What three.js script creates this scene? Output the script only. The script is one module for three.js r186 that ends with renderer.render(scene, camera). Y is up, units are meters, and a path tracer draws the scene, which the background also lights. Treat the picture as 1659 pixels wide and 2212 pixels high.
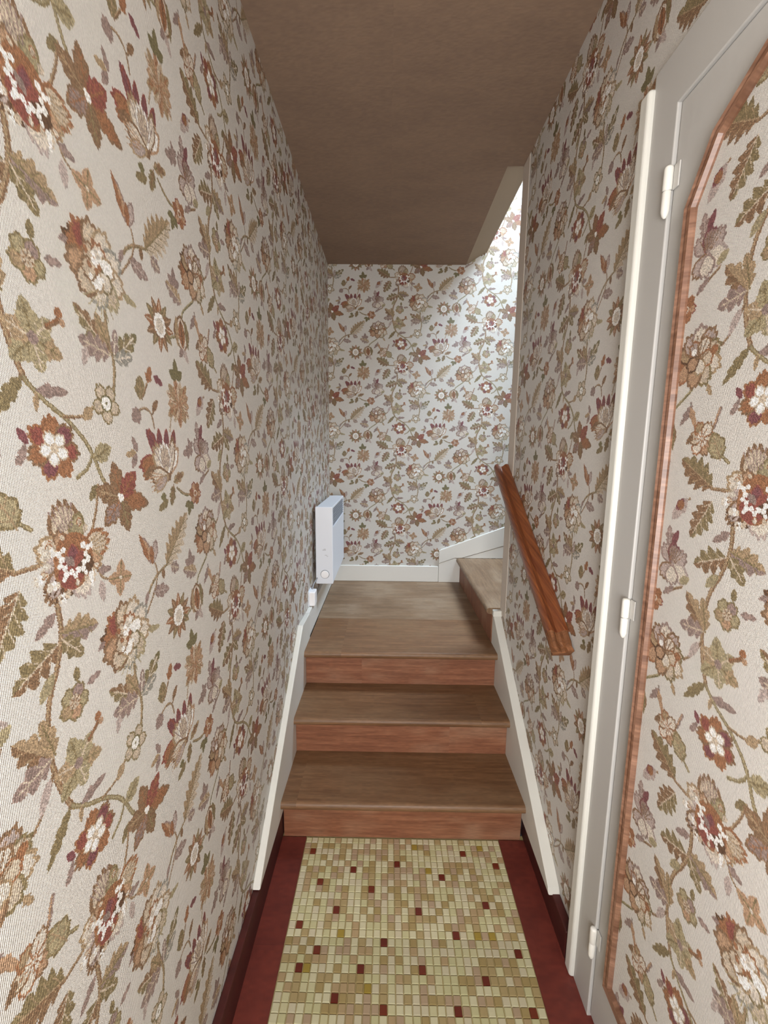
import * as THREE from 'three';
import { mergeGeometries, toCreasedNormals } from 'three/addons/utils/BufferGeometryUtils.js';
import { RoundedBoxGeometry } from 'three/addons/geometries/RoundedBoxGeometry.js';
import { RectAreaLightUniformsLib } from 'three/addons/lights/RectAreaLightUniformsLib.js';

// ================================================================ camera, light, exposure
const scene = new THREE.Scene();
const camera = new THREE.PerspectiveCamera(100.94, 1659 / 2212, 0.02, 30);
camera.position.set(0, 1.399, 0);
camera.rotation.order = 'YXZ';
camera.rotation.set(THREE.MathUtils.degToRad(-8.56), THREE.MathUtils.degToRad(0.5236), THREE.MathUtils.degToRad(0.56));
const renderer = new THREE.WebGLRenderer({ antialias: true });
renderer.setSize(1659, 2212);
renderer.toneMapping = THREE.LinearToneMapping;
renderer.toneMappingExposure = 0.93;
renderer.shadowMap.enabled = true;
RectAreaLightUniformsLib.init();
scene.background = new THREE.Color(0.02, 0.02, 0.022);

const BACK_GLASS = { x: 0.0, y: 1.22, z: 0.67, w: 0.5, h: 0.8 };                  // glazed pane of the entrance door behind the photographer
const SKYLIGHT = { x: 1.62, y: 4.1, z: -2.33, w: 1.15, d: 0.72 };                   // roof window over the upper flight
function areaLight(color, intensity, w, h, from, to) {
  const l = new THREE.RectAreaLight(color, intensity, w, h);
  l.position.set(...from); l.lookAt(...to); scene.add(l); l.name = 'area_light';
  return l;
}
areaLight(new THREE.Color(0.985, 0.975, 0.985), 32, BACK_GLASS.w, BACK_GLASS.h, [BACK_GLASS.x, BACK_GLASS.y, BACK_GLASS.z - 0.03], [BACK_GLASS.x, BACK_GLASS.y, -1]);
areaLight(new THREE.Color(0.68, 0.84, 1.0), 72, SKYLIGHT.w, SKYLIGHT.d, [SKYLIGHT.x, SKYLIGHT.y - 0.03, SKYLIGHT.z], [SKYLIGHT.x, 0, SKYLIGHT.z + 0.0001]);
const LAMP = { x: 0.02, y: 2.43, z: -0.42, s: 0.24 };                                // flush ceiling lamp above the photographer, out of the frame
areaLight(new THREE.Color(1.0, 0.96, 0.88), 11, LAMP.s, LAMP.s, [LAMP.x, LAMP.y - 0.012, LAMP.z], [LAMP.x, 0, LAMP.z + 0.0001]);

// ================================================================ sizes of the place (metres)
const XL = -0.387, XR = 0.527, H = 2.515, ZB = -2.789, R = 0.168, ZW = -1.874;      // walls, ceiling, back wall, riser, end of the right wall
const ZN = [0, -1.3056, -1.5297, -1.7541], OVER = 0.036, ZF = 0.7, TOP = 4.15;
const YL = 3 * R, SIN = { l: -0.364, r: 0.492 };                                    // landing, inner faces of the stringers
// ---------------------------------------------------------------- wallpaper print: one repeat of a half-drop floral tapestry design
function rng(seed) { let s = seed >>> 0; return () => { s = (s + 0x6d2b79f5) >>> 0; let t = Math.imul(s ^ (s >>> 15), 1 | s); t = (t + Math.imul(t ^ (t >>> 7), 61 | t)) ^ t; return ((t ^ (t >>> 14)) >>> 0) / 4294967296; }; }
function paperPrint(N, makeCanvas) {
  const K = { ground: '#d6d2cb', dk: '#65452e', brown: '#8a6646', tan: '#a88a64', olive: '#87744c', oliveL: '#a4946c', moss: '#776d45', mauve: '#967c72', mauveL: '#b4a097', wine: '#83494c', red: '#964c40', rust: '#9f6640', rustL: '#b68c68', beige: '#c4b096', pale: '#d2c5b3', white: '#f0ede6', grey: '#938f83', greyL: '#aaa497' };
  const M = 1024, cv = makeCanvas(M, M), g = cv.getContext('2d'), rnd = rng(11);
  g.fillStyle = K.ground; g.fillRect(0, 0, M, M);
  const ops = [];
  const D = (f) => ops.push(f);
  const poly = (pts, col) => D((c) => { c.beginPath(); pts.forEach(([x, y], i) => (i ? c.lineTo(x, y) : c.moveTo(x, y))); c.closePath(); c.fillStyle = col; c.fill(); });
  const line = (pts, w, col) => D((c) => {                                       // a smooth stroke through points
    c.beginPath(); c.moveTo(...pts[0]);
    for (let i = 1; i < pts.length - 1; i++) c.quadraticCurveTo(pts[i][0], pts[i][1], (pts[i][0] + pts[i + 1][0]) / 2, (pts[i][1] + pts[i + 1][1]) / 2);
    c.lineTo(...pts[pts.length - 1]); c.lineWidth = w; c.lineCap = 'round'; c.lineJoin = 'round'; c.strokeStyle = col; c.stroke();
  });
  const dot = (x, y, r, col) => D((c) => { c.beginPath(); c.arc(x, y, r, 0, 7); c.fillStyle = col; c.fill(); });
  // a leaf from its base to its tip with n lobes a side
  function leaf(x0, y0, x1, y1, w, col, { n = 4, cut = 0.45, vein = K.pale, edge = null, fat = 0.45, half = null } = {}) {
    const dx = x1 - x0, dy = y1 - y0, L = Math.hypot(dx, dy), ux = dx / L, uy = dy / L, S = 60;
    const at = (t, h) => [x0 + ux * t * L - uy * h, y0 + uy * t * L + ux * h];
    const prof = (t) => Math.pow(Math.sin(Math.PI * Math.pow(t, Math.log(0.5) / Math.log(fat))), 0.8);
    const side = (s) => Array.from({ length: S + 1 }, (_, i) => {
      const t = i / S, f = (t * n) % 1, lobe = n ? 1 - cut * (f < 0.78 ? 1 - Math.pow(f / 0.78, 0.7) : (f - 0.78) / 0.22) : 1;
      return at(Math.min(1, t + (n ? 0.03 * (1 - t) : 0)), s * w * prof(t) * lobe);
    });
    const l = side(1), r = side(-1).reverse();
    if (edge) { poly([...l, ...r], edge); const k = 0.8; poly([...l, ...r].map(([x, y]) => [(x - x0 - dx * 0.45) * k + x0 + dx * 0.45, (y - y0 - dy * 0.45) * k + y0 + dy * 0.45]), col); } else poly([...l, ...r], col);
    if (half) poly([...l, at(0.5, 0)], half);
    if (vein) { line([at(0.02, 0), at(0.85, 0)], 7, vein); for (let k = 1; k < n; k++) for (const s of [1, -1]) line([at(k / n - 0.1, 0), at(k / n + 0.08, s * w * prof(k / n) * 0.6)], 4, vein); }
  }
  // one petal: a scalloped tongue from the centre outwards
  function petal(x, y, a, r0, r1, w, col, edge, tips = 3) {
    const pts = [], ca = Math.cos(a), sa = Math.sin(a), P = (r, h) => [x + ca * r - sa * h, y + sa * r + ca * h];
    pts.push(P(r0, -w * 0.3));
    pts.push(P(r0 + (r1 - r0) * 0.45, -w * 0.95));
    for (let i = 0; i <= tips * 4; i++) { const h = i / (tips * 4) * 2 - 1, k = Math.abs(Math.sin((i / 4) * Math.PI)); pts.push(P(r1 * (1 - 0.28 * h * h) - (1 - k) * (r1 - r0) * 0.13, h * w * 0.92)); }
    pts.push(P(r0 + (r1 - r0) * 0.45, w * 0.95)); pts.push(P(r0, w * 0.3));
    poly(pts, edge ?? col);
    if (edge) { const q = P((r0 + r1) * 0.48, 0); poly(pts.map(([px, py]) => [(px - q[0]) * 0.76 + q[0], (py - q[1]) * 0.76 + q[1]]), col); }
  }
  const ring = (x, y, n, rot, fn) => { for (let i = 0; i < n; i++) fn(x, y, rot + (i / n) * Math.PI * 2, i); };
  const hatch = (x, y, a0, a1, r0, r1, n, col, w = 4) => { for (let i = 0; i < n; i++) { const a = a0 + ((i + 0.5) / n) * (a1 - a0); line([[x + Math.cos(a) * r0, y + Math.sin(a) * r0], [x + Math.cos(a) * r1, y + Math.sin(a) * r1]], w, col); } };
  const sprig = (x, y, a, r, col) => { for (const d of [-1, 0, 1]) leaf(x, y, x + Math.cos(a + d * 1.0) * r * (d ? 0.75 : 1), y + Math.sin(a + d * 1.0) * r * (d ? 0.75 : 1), r * 0.25, col, { n: 0, vein: null }); };
  const stem = (pts, w = 12, col = K.tan, lo = K.brown) => { line(pts.map(([x, y]) => [x + 2, y + 3]), w * 1.3, lo); line(pts, w * 0.6, col); };

  // --- stems first, flowers over them
  stem([[690, 350], [700, 440], [690, 520], [650, 620], [600, 700], [578, 800], [572, 920], [590, 1040], [622, 1135]], 17, K.tan, K.brown);
  stem([[622, 1135], [670, 1190], [760, 1245], [840, 1320], [880, 1390], [905, 1470], [945, 1535]], 14, K.oliveL, K.olive);
  stem([[760, 1245], [850, 1250], [910, 1205]], 10, K.tan, K.brown);
  stem([[872, 1380], [850, 1430], [780, 1460]], 12, K.oliveL, K.olive);
  stem([[880, 1500], [860, 1580], [820, 1660]], 10, K.tan, K.brown);
  stem([[572, 950], [520, 1040], [470, 1080]], 11, K.tan, K.brown);
  stem([[300, 1250], [240, 1290], [160, 1340], [140, 1390]], 11, K.oliveL, K.moss);
  stem([[10, 1505], [60, 1490]], 10, K.oliveL, K.moss);
  stem([[1045, 820], [1040, 900], [1070, 1030], [1040, 1140]], 13, K.tan, K.olive);
  stem([[1160, 640], [1200, 560], [1290, 495], [1410, 475]], 12, K.tan, K.olive); stem([[1180, 650], [1260, 570], [1300, 500], [1285, 440]], 8, K.tan, K.brown);
  stem([[1505, 840], [1570, 815], [1620, 790]], 10, K.oliveL, K.moss);
  stem([[1310, 1280], [1305, 1215], [1250, 1185], [1200, 1205]], 9, K.tan, K.brown); stem([[1305, 1215], [1350, 1170]], 8); stem([[1450, 1290], [1480, 1210]], 10, K.beige, K.tan);
  stem([[1470, 1590], [1530, 1630], [1600, 1645]], 10, K.tan, K.moss); stem([[20, 790], [90, 845], [170, 845]], 10, K.tan, K.moss);
  stem([[420, 730], [350, 765], [290, 800]], 10, K.tan, K.brown);
  stem([[430, 290], [380, 320]], 8); stem([[560, 235], [650, 240]], 12, K.tan, K.brown);
  stem([[300, 1310], [330, 1400]], 9, K.greyL, K.mauve); stem([[460, 1440], [490, 1360]], 14, K.rustL, K.mauve);
  stem([[565, 110], [640, 165]].map(([x, y]) => [x + 5, y - 45]), 11, K.oliveL, K.olive);
  stem([[900, 330], [920, 390], [990, 400]], 8, K.tan, K.brown);
  // --- leaves of the main stem
  leaf(680, 530, 485, 600, 70, K.brown, { n: 4, cut: 0.55, vein: K.beige, half: K.olive }); leaf(690, 500, 870, 550, 62, K.tan, { n: 4, cut: 0.5, vein: K.olive, half: K.mauve }); leaf(690, 520, 780, 630, 45, K.olive, { n: 3, vein: K.beige });
  leaf(690, 420, 590, 475, 26, K.mauve, { n: 2, vein: null }); leaf(640, 620, 570, 690, 24, K.oliveL, { n: 0, vein: null });
  leaf(590, 905, 455, 745, 62, K.brown, { n: 4, cut: 0.55, vein: K.tan, half: K.tan }); leaf(585, 900, 425, 915, 55, K.mauve, { n: 3, cut: 0.5, vein: K.beige }); leaf(595, 900, 560, 740, 40, K.tan, { n: 3, vein: K.olive });
  leaf(620, 1130, 490, 1265, 30, K.olive, { n: 4, cut: 0.4, vein: null }); leaf(655, 1170, 800, 1165, 26, K.mauve, { n: 2, vein: null }); leaf(660, 1175, 650, 1240, 12, K.tan, { n: 0, vein: null });
  leaf(560, 960, 500, 1060, 20, K.mauveL, { n: 0, vein: null }); leaf(880, 1400, 985, 1360, 42, K.oliveL, { n: 3, cut: 0.25, vein: K.olive });
  leaf(905, 1215, 850, 1255, 24, K.tan, { n: 0, vein: null }); leaf(880, 1500, 830, 1555, 24, K.olive, { n: 2, vein: null });
  // pale green spreading leaf with a rusty twig
  ring(680, 1010, 6, 0.35, (x, y, a, i) => leaf(x, y, x + Math.cos(a) * (i % 2 ? 108 : 122), y + Math.sin(a) * (i % 2 ? 108 : 122), 44, i % 3 ? K.oliveL : K.tan, { n: 3, cut: 0.3, vein: i % 2 ? K.beige : K.olive }));
  dot(680, 1010, 20, K.mauve); stem([[740, 960], [795, 925]], 15, K.rust, K.brown); dot(800, 905, 17, K.rust); dot(812, 935, 14, K.rustL);
  // --- F: the big flower with a beaded white cup
  leaf(570, 235, 355, 100, 82, K.brown, { n: 5, cut: 0.5, vein: K.tan, half: K.olive }); leaf(575, 290, 450, 480, 72, K.olive, { n: 5, cut: 0.5, vein: K.beige, half: K.brown });
  leaf(420, 290, 310, 410, 40, K.mauveL, { n: 2, cut: 0.3, vein: null }); petal(390, 300, 2.3, 0, 75, 26, K.wine, null, 1); dot(372, 330, 24, K.rust);
  ring(570, 55, 1, 0, () => { leaf(600, 110, 540, -15, 58, K.oliveL, { n: 3, cut: 0.25, vein: K.tan, edge: K.olive }); });
  petal(800, 240, -1.75, 20, 200, 80, K.beige, K.brown, 5); petal(800, 240, -1.2, 30, 150, 48, K.oliveL, K.olive, 1); petal(800, 250, -2.75, 30, 175, 62, K.pale, K.tan, 3); petal(800, 250, 3.0, 20, 150, 50, K.mauveL, K.beige, 3);
  petal(800, 255, -0.12, 30, 200, 66, K.beige, K.rust, 4); petal(800, 255, 0.45, 30, 160, 42, K.rustL, K.tan, 2); petal(800, 260, 2.45, 30, 190, 58, K.mauveL, K.brown, 4); petal(800, 260, 2.0, 20, 150, 42, K.rust, K.dk, 3);
  petal(800, 260, 1.35, 30, 175, 62, K.pale, K.mauveL, 4); petal(800, 260, 0.95, 30, 150, 36, K.white, K.beige, 3); petal(790, 250, -2.1, 20, 120, 36, K.rustL, K.brown, 2);
  hatch(800, 240, -2.1, -1.4, 90, 180, 6, K.mauve, 5); hatch(800, 255, -0.4, 0.2, 100, 180, 5, K.tan, 5); hatch(800, 260, 2.2, 2.7, 80, 170, 4, K.dk, 6);
  dot(800, 262, 92, K.rust); dot(790, 290, 84, K.rust); dot(780, 310, 60, K.red); dot(850, 300, 40, K.dk);
  for (let i = 0; i < 16; i++) { const a = rnd() * 6.28, q = 70 + rnd() * 60; petal(800 + Math.cos(a) * q, 265 + Math.sin(a) * q, a, 0, 34, 14, i % 3 ? K.beige : K.pale, i % 2 ? K.rust : null, 2); }
  for (let i = 0; i < 15; i++) { const a = -0.5 + (i / 14) * 4.3, q = i % 2 ? 70 : 56; dot(800 + Math.cos(a) * q, 255 + Math.sin(a) * q, 13 - (i % 3), K.white); if (i % 4 === 1) dot(800 + Math.cos(a) * 90, 255 + Math.sin(a) * 90, 10, K.white); }
  for (const [x, y] of [[700, 215], [690, 330], [720, 385], [860, 380], [640, 290]]) for (let i = 0; i < 4; i++) dot(x + (i % 2) * 18 - 9, y + (i >> 1) * 18 - 9, 9, i % 2 ? K.white : K.pale);
  petal(798, 292, -1.57, 0, 84, 32, K.wine, K.red, 1); petal(798, 290, -0.75, 0, 66, 20, K.red, null, 1); petal(796, 288, -2.3, 0, 56, 18, K.mauve, null, 1);
  // small sprig and starlet beside it
  leaf(905, 350, 985, 360, 22, K.mauve, { n: 2, vein: null }); leaf(915, 390, 915, 480, 20, K.mauveL, { n: 0, vein: null }); ring(1030, 420, 4, -1.35, (x, y, a) => leaf(x, y, x + Math.cos(a) * 78, y + Math.sin(a) * 78, 27, K.rustL, { n: 0, vein: K.olive })); dot(1030, 420, 9, K.pale);
  // --- star flower of pointed petals
  ring(1095, 90, 6, 0.35, (x, y, a, i) => leaf(x, y, x + Math.cos(a) * (i === 0 ? 205 : 155), y + Math.sin(a) * (i === 0 ? 170 : 155), 52, [K.rust, K.brown, K.mauve, K.brown, K.brown, K.red][i], { n: 4, cut: 0.3, vein: [K.rust, K.olive, K.rust, K.tan, K.rust, K.rust][i], edge: i % 2 ? null : K.brown }));
  dot(1095, 90, 17, K.white); dot(1085, 78, 10, K.white);
  // --- pink rosebud with lobed calyx
  leaf(240, 600, 115, 620, 40, K.mauve, { n: 3, cut: 0.5, vein: null }); sprig(210, 590, -2.0, 60, K.mauve); leaf(310, 550, 300, 440, 36, K.mauve, { n: 3, cut: 0.5, vein: K.mauveL }); leaf(330, 540, 370, 460, 22, K.wine, { n: 0, vein: null });
  for (const [a, r, w, c, e] of [[-2.2, 130, 52, K.mauveL, K.mauve], [-1.4, 120, 50, K.mauve, K.wine], [-0.6, 130, 50, K.mauveL, K.mauve], [0.5, 140, 56, K.pale, K.mauveL], [2.4, 120, 50, K.mauveL, K.brown], [1.5, 115, 56, K.pale, K.mauve]]) petal(335, 640, a, 0, r, w, c, e, 3);
  hatch(335, 650, -2.2, -0.6, 30, 100, 7, K.brown, 5); leaf(400, 715, 470, 680, 22, K.oliveL, { n: 0, vein: null });
  leaf(285, 805, 365, 750, 20, K.mauve, { n: 2, vein: null });
  ring(220, 850, 6, 0.2, (x, y, a, i) => petal(x, y, a, 0, 74, 30, i % 2 ? K.rust : K.rustL, i % 2 ? null : K.red, 2)); dot(220, 850, 20, K.pale); dot(220, 850, 11, K.rust);
  sprig(150, 890, 1.9, 80, K.moss); leaf(20, 740, 95, 730, 22, K.brown, { n: 2, vein: null });
  // --- small green rose on the stem
  ring(705, 775, 5, 0.3, (x, y, a, i) => petal(x, y, a, 0, 76, 36, [K.oliveL, K.rustL, K.tan, K.oliveL, K.mauve][i], K.olive, 2)); dot(705, 775, 26, K.beige); hatch(705, 775, 0, 6.28, 8, 30, 7, K.brown, 5);
  leaf(770, 750, 850, 740, 20, K.mauve, { n: 2, vein: null }); leaf(730, 710, 735, 650, 16, K.olive, { n: 0, vein: null });
  // --- the large pale rose
  for (const [a, r, w, c, e] of [[-2.75, 178, 62, K.rust, K.dk], [3.0, 172, 60, K.rustL, K.brown], [-2.25, 176, 56, K.red, K.rust], [-1.7, 172, 60, K.beige, K.brown], [-1.1, 176, 58, K.pale, K.tan], [-0.45, 178, 58, K.pale, K.grey], [0.25, 176, 62, K.pale, K.tan], [0.95, 170, 60, K.beige, K.oliveL], [1.65, 160, 62, K.pale, K.grey], [2.35, 160, 62, K.beige, K.brown]]) petal(1030, 685, a, 20, r, w, c, e, 3);
  for (const [a, r, w, c, e] of [[-2.3, 105, 46, K.beige, K.brown], [-1.3, 108, 46, K.pale, K.rust], [-0.3, 110, 46, K.white, K.tan], [0.8, 100, 46, K.pale, K.olive], [1.9, 95, 46, K.white, K.tan], [2.9, 100, 46, K.beige, K.brown]]) petal(1035, 690, a, 0, r, w, c, e, 3);
  for (let i = 0; i < 16; i++) dot(1035 + Math.cos(i * 2.4) * i * 5.5, 670 + Math.sin(i * 2.4) * i * 5, 12, i % 3 ? K.white : K.rust);
  hatch(1040, 760, 0.2, 2.9, 40, 110, 8, K.oliveL, 5); leaf(1170, 735, 1270, 760, 22, K.oliveL, { n: 2, vein: null }); leaf(890, 640, 850, 660, 14, K.mauve, { n: 0, vein: null });
  leaf(1055, 1000, 875, 850, 54, K.olive, { n: 5, cut: 0.5, vein: K.beige, half: K.brown }); leaf(1050, 1000, 880, 965, 58, K.mauve, { n: 4, cut: 0.5, vein: K.beige }); leaf(1040, 960, 985, 850, 38, K.tan, { n: 3, vein: K.olive }); leaf(920, 990, 890, 1060, 22, K.mauveL, { n: 2, vein: null });
  leaf(1070, 1010, 1245, 880, 50, K.olive, { n: 4, cut: 0.45, vein: K.pale, edge: K.moss }); leaf(1070, 1010, 1200, 980, 40, K.grey, { n: 3, vein: K.pale }); leaf(1070, 1000, 1100, 890, 28, K.mauve, { n: 2, vein: K.pale });
  ring(990, 1190, 5, -0.9, (x, y, a) => petal(x, y, a, 8, 86, 34, K.beige, K.olive, 3)); dot(990, 1190, 34, K.moss); ring(990, 1190, 8, 0, (x, y, a) => dot(x + Math.cos(a) * 17, y + Math.sin(a) * 17, 11, K.white));
  // bud, feather leaf
  petal(1255, 430, -1.9, 0, 150, 30, K.rustL, K.mauve, 1); petal(1270, 440, -1.2, 0, 120, 30, K.mauveL, K.mauve, 1); petal(1265, 440, -1.55, 0, 90, 20, K.rust, null, 1); leaf(1240, 420, 1185, 270, 18, K.rust, { n: 2, vein: null });
  leaf(1375, 490, 1640, 260, 92, K.tan, { n: 7, cut: 0.55, vein: K.olive, half: K.beige, fat: 0.42 }); leaf(1420, 500, 1500, 540, 40, K.mauve, { n: 3, vein: K.beige }); leaf(1350, 490, 1345, 545, 16, K.brown, { n: 0, vein: null });
  leaf(1250, 575, 1385, 610, 40, K.mauve, { n: 3, cut: 0.35, vein: K.mauveL }); leaf(1210, 555, 1175, 610, 15, K.mauve, { n: 0, vein: null });
  // --- brown ray flower and the striped bud
  ring(1450, 790, 12, 0.1, (x, y, a, i) => leaf(x, y, x + Math.cos(a) * 128, y + Math.sin(a) * 128, 24, [K.rust, K.olive, K.brown][i % 3], { n: 0, vein: [K.beige, K.tan, K.rustL][i % 3] })); dot(1450, 790, 62, K.brown); ring(1450, 790, 12, 0, (x, y, a) => dot(x + Math.cos(a) * 40, y + Math.sin(a) * 44, 14, K.white)); dot(1450, 795, 34, K.pale);
  leaf(130, 1370, 135, 1560, 84, K.brown, { n: 0, vein: null, fat: 0.5 }); leaf(130, 1385, 135, 1550, 60, K.pale, { n: 0, vein: null, fat: 0.5 }); leaf(132, 1395, 134, 1540, 34, K.rust, { n: 0, vein: K.dk, fat: 0.5 }); leaf(85, 1380, 80, 1540, 22, K.tan, { n: 4, vein: null }); leaf(180, 1380, 195, 1540, 22, K.olive, { n: 4, vein: null }); leaf(135, 1540, 185, 1610, 26, K.mauveL, { n: 2, vein: null }); leaf(130, 1540, 90, 1590, 20, K.mauve, { n: 0, vein: null });
  // --- brown and mauve rose
  for (const [a, r, w, c, e] of [[3.05, 178, 52, K.rust, K.brown], [2.6, 178, 50, K.rustL, K.rust], [-2.75, 160, 48, K.tan, K.dk], [-2.2, 160, 54, K.mauveL, K.brown], [-1.55, 165, 60, K.pale, K.mauve], [-0.9, 160, 56, K.mauveL, K.brown], [-0.25, 150, 52, K.beige, K.olive], [0.45, 165, 56, K.pale, K.tan], [1.1, 160, 54, K.beige, K.olive], [1.8, 150, 54, K.rustL, K.brown]]) petal(330, 1110, a, 10, r, w, c, e, 3);
  for (const [a, r, w, c, e] of [[-2.2, 100, 42, K.mauveL, K.rust], [-1.0, 104, 44, K.pale, K.brown], [0.3, 100, 44, K.beige, K.rust], [1.4, 96, 42, K.pale, K.tan], [2.6, 96, 42, K.rustL, K.dk]]) petal(335, 1105, a, 0, r, w, c, e, 2);
  hatch(330, 1130, -2.4, -0.4, 20, 130, 7, K.brown, 6); dot(300, 1075, 16, K.white); dot(430, 1090, 20, K.rust); leaf(400, 1240, 430, 1300, 18, K.tan, { n: 2, vein: null });
  leaf(160, 1310, 5, 1245, 52, K.mauve, { n: 4, cut: 0.45, vein: K.beige, half: K.tan }); sprig(90, 1240, -1.5, 90, K.mauve);
  // twig and small pale rose
  leaf(320, 1320, 235, 1420, 24, K.mauve, { n: 3, vein: null }); leaf(300, 1330, 350, 1440, 22, K.rustL, { n: 2, vein: null });
  ring(395, 1490, 6, 0.1, (x, y, a, i) => petal(x, y, a, 0, 92, 38, [K.beige, K.rustL, K.pale, K.beige, K.tan, K.pale][i], [K.rust, K.brown][i % 2], 3)); dot(395, 1490, 36, K.pale); hatch(395, 1490, 0, 6.28, 10, 50, 9, K.rust, 5); leaf(340, 1470, 290, 1510, 20, K.brown, { n: 2, vein: null }); leaf(560, 1400, 590, 1335, 14, K.mauve, { n: 0, vein: null });
  // --- little daisy with white heart
  ring(700, 1355, 7, 0.2, (x, y, a, i) => petal(x, y, a, 10, 118, 42, [K.red, K.rust, K.wine, K.rust][i % 4], i % 3 ? K.rust : K.brown, 3)); ring(700, 1355, 5, 0.5, (x, y, a) => petal(x, y, a, 6, 66, 26, K.white, K.beige, 3)); dot(700, 1355, 18, K.beige); leaf(590, 1350, 545, 1400, 20, K.mauve, { n: 2, vein: null }); leaf(600, 1335, 570, 1290, 16, K.wine, { n: 0, vein: null });
  // --- tulip with a pale cup and dark outer petals
  petal(1350, 1430, 3.0, 20, 200, 46, K.rust, K.red, 3); petal(1350, 1440, 2.75, 40, 190, 34, K.brown, K.rust, 2); petal(1340, 1400, -2.3, 30, 150, 36, K.red, K.wine, 1);
  for (const [x, a] of [[1290, -1.75], [1350, -1.6], [1400, -1.45], [1450, -1.25]]) petal(x, 1420, a, 20, 140, 28, K.wine, K.red, 1);
  petal(1400, 1520, -2.15, 0, 200, 70, K.pale, K.tan, 4); petal(1400, 1520, -0.95, 0, 195, 52, K.white, K.rustL, 2); petal(1410, 1520, -1.25, 0, 210, 40, K.pale, K.brown, 1); petal(1390, 1520, -1.65, 0, 180, 56, K.beige, K.white, 3); petal(1420, 1530, 3.3, 0, 200, 50, K.pale, K.brown, 4); petal(1400, 1520, 2.75, 0, 160, 36, K.mauveL, K.tan, 3);
  hatch(1395, 1520, -2.3, -1.0, 50, 165, 8, K.mauve, 5); hatch(1400, 1520, 2.7, 3.4, 60, 170, 5, K.rustL, 5);
  leaf(1440, 1560, 1560, 1520, 34, K.tan, { n: 3, vein: K.olive }); leaf(1440, 1570, 1400, 1680, 34, K.olive, { n: 3, vein: K.brown }); leaf(1380, 1640, 1280, 1680, 28, K.olive, { n: 2, vein: null }); leaf(1360, 1620, 1310, 1620, 20, K.moss, { n: 0, vein: null });
  leaf(1160, 1390, 1130, 1320, 22, K.mauve, { n: 2, vein: null }); leaf(1155, 1390, 1070, 1400, 22, K.tan, { n: 2, vein: null }); leaf(1150, 1395, 1110, 1460, 18, K.mauve, { n: 0, vein: null });
  // vine leaves over the tulip
  leaf(1220, 1160, 1240, 1050, 44, K.olive, { n: 2, cut: 0.3, vein: K.tan }); leaf(1215, 1210, 1145, 1250, 42, K.mauve, { n: 3, cut: 0.3, vein: null }); leaf(1290, 1080, 1330, 1000, 30, K.rust, { n: 2, vein: null }); leaf(1345, 1040, 1425, 1075, 24, K.wine, { n: 2, vein: null }); leaf(1310, 1205, 1365, 1150, 18, K.brown, { n: 0, vein: null }); stem([[1235, 1150], [1285, 1080]], 8);
  // --- fuzzy round bloom with a sprig
  ring(1570, 1150, 13, 0.15, (x, y, a, i) => leaf(x, y, x + Math.cos(a) * (112 + (i % 3) * 16), y + Math.sin(a) * (118 + (i % 2) * 16), 34, [K.rustL, K.beige, K.tan][i % 3], { n: 3, cut: 0.3, vein: i % 2 ? K.rust : K.tan })); hatch(1570, 1160, 0, 6.28, 10, 90, 12, K.rust, 4); sprig(1565, 1030, -1.6, 105, K.moss);
  // ------- draw every operation on the torus
  const sx = M / 1495, sy = M / 1485;
  for (let i = -2; i <= 1; i++) for (let j = -2; j <= 2; j++) {
    g.setTransform(sx, -0.4963 * sy, 0, sy, i * M, j * M);
    g.transform(1, -0.04, 0.057, 1, -800 - 0.057 * 255, -255 + 0.04 * 800);
    for (const f of ops) f(g);
  }
  g.setTransform(1, 0, 0, 1, 0, 0);
  // ------- weave: sample the drawing thread by thread, so outlines step and the colour mottles
  const src = g.getImageData(0, 0, M, M).data, out = new Uint8Array(N * N * 4), T = 300;
  const jit = Float32Array.from({ length: T * T * 3 }, () => rnd());
  for (let y = 0; y < N; y++) for (let x = 0; x < N; x++) {
    const cx = Math.floor((x / N) * T), cy = Math.floor((y / N) * T), k = (cy * T + cx) * 3;
    const fx = (x / N) * T - cx - 0.5, fy = (y / N) * T - cy - 0.5;
    let u = (cx + 0.5 + fx * 0.45 + (jit[k] - 0.5) * 0.9) / T, v = (cy + 0.5 + fy * 0.45 + (jit[k + 1] - 0.5) * 0.9) / T;
    u = Math.floor((((u % 1) + 1) % 1) * M); v = Math.floor((((v % 1) + 1) % 1) * M);
    const s = (v * M + u) * 4, o = ((N - 1 - y) * N + x) * 4, plain = Math.abs(src[s] - 214) + Math.abs(src[s + 2] - 203) < 14;
    const m = (plain ? 0.97 + 0.05 * jit[k + 2] : 0.84 + 0.34 * jit[k + 2]) * (1 - 0.06 * Math.max(0, Math.hypot(fx, fy) - 0.35) / 0.35);
    const grey = plain ? 0 : 0.24, lum = src[s] * 0.3 + src[s + 1] * 0.55 + src[s + 2] * 0.15 + 14;
    for (let c = 0; c < 3; c++) out[o + c] = Math.min(255, (src[s + c] * (1 - grey) + lum * grey) * m);
    out[o + 3] = 255;
  }
  return out;                                                                     // rows from v = 0 upwards
}

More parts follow.
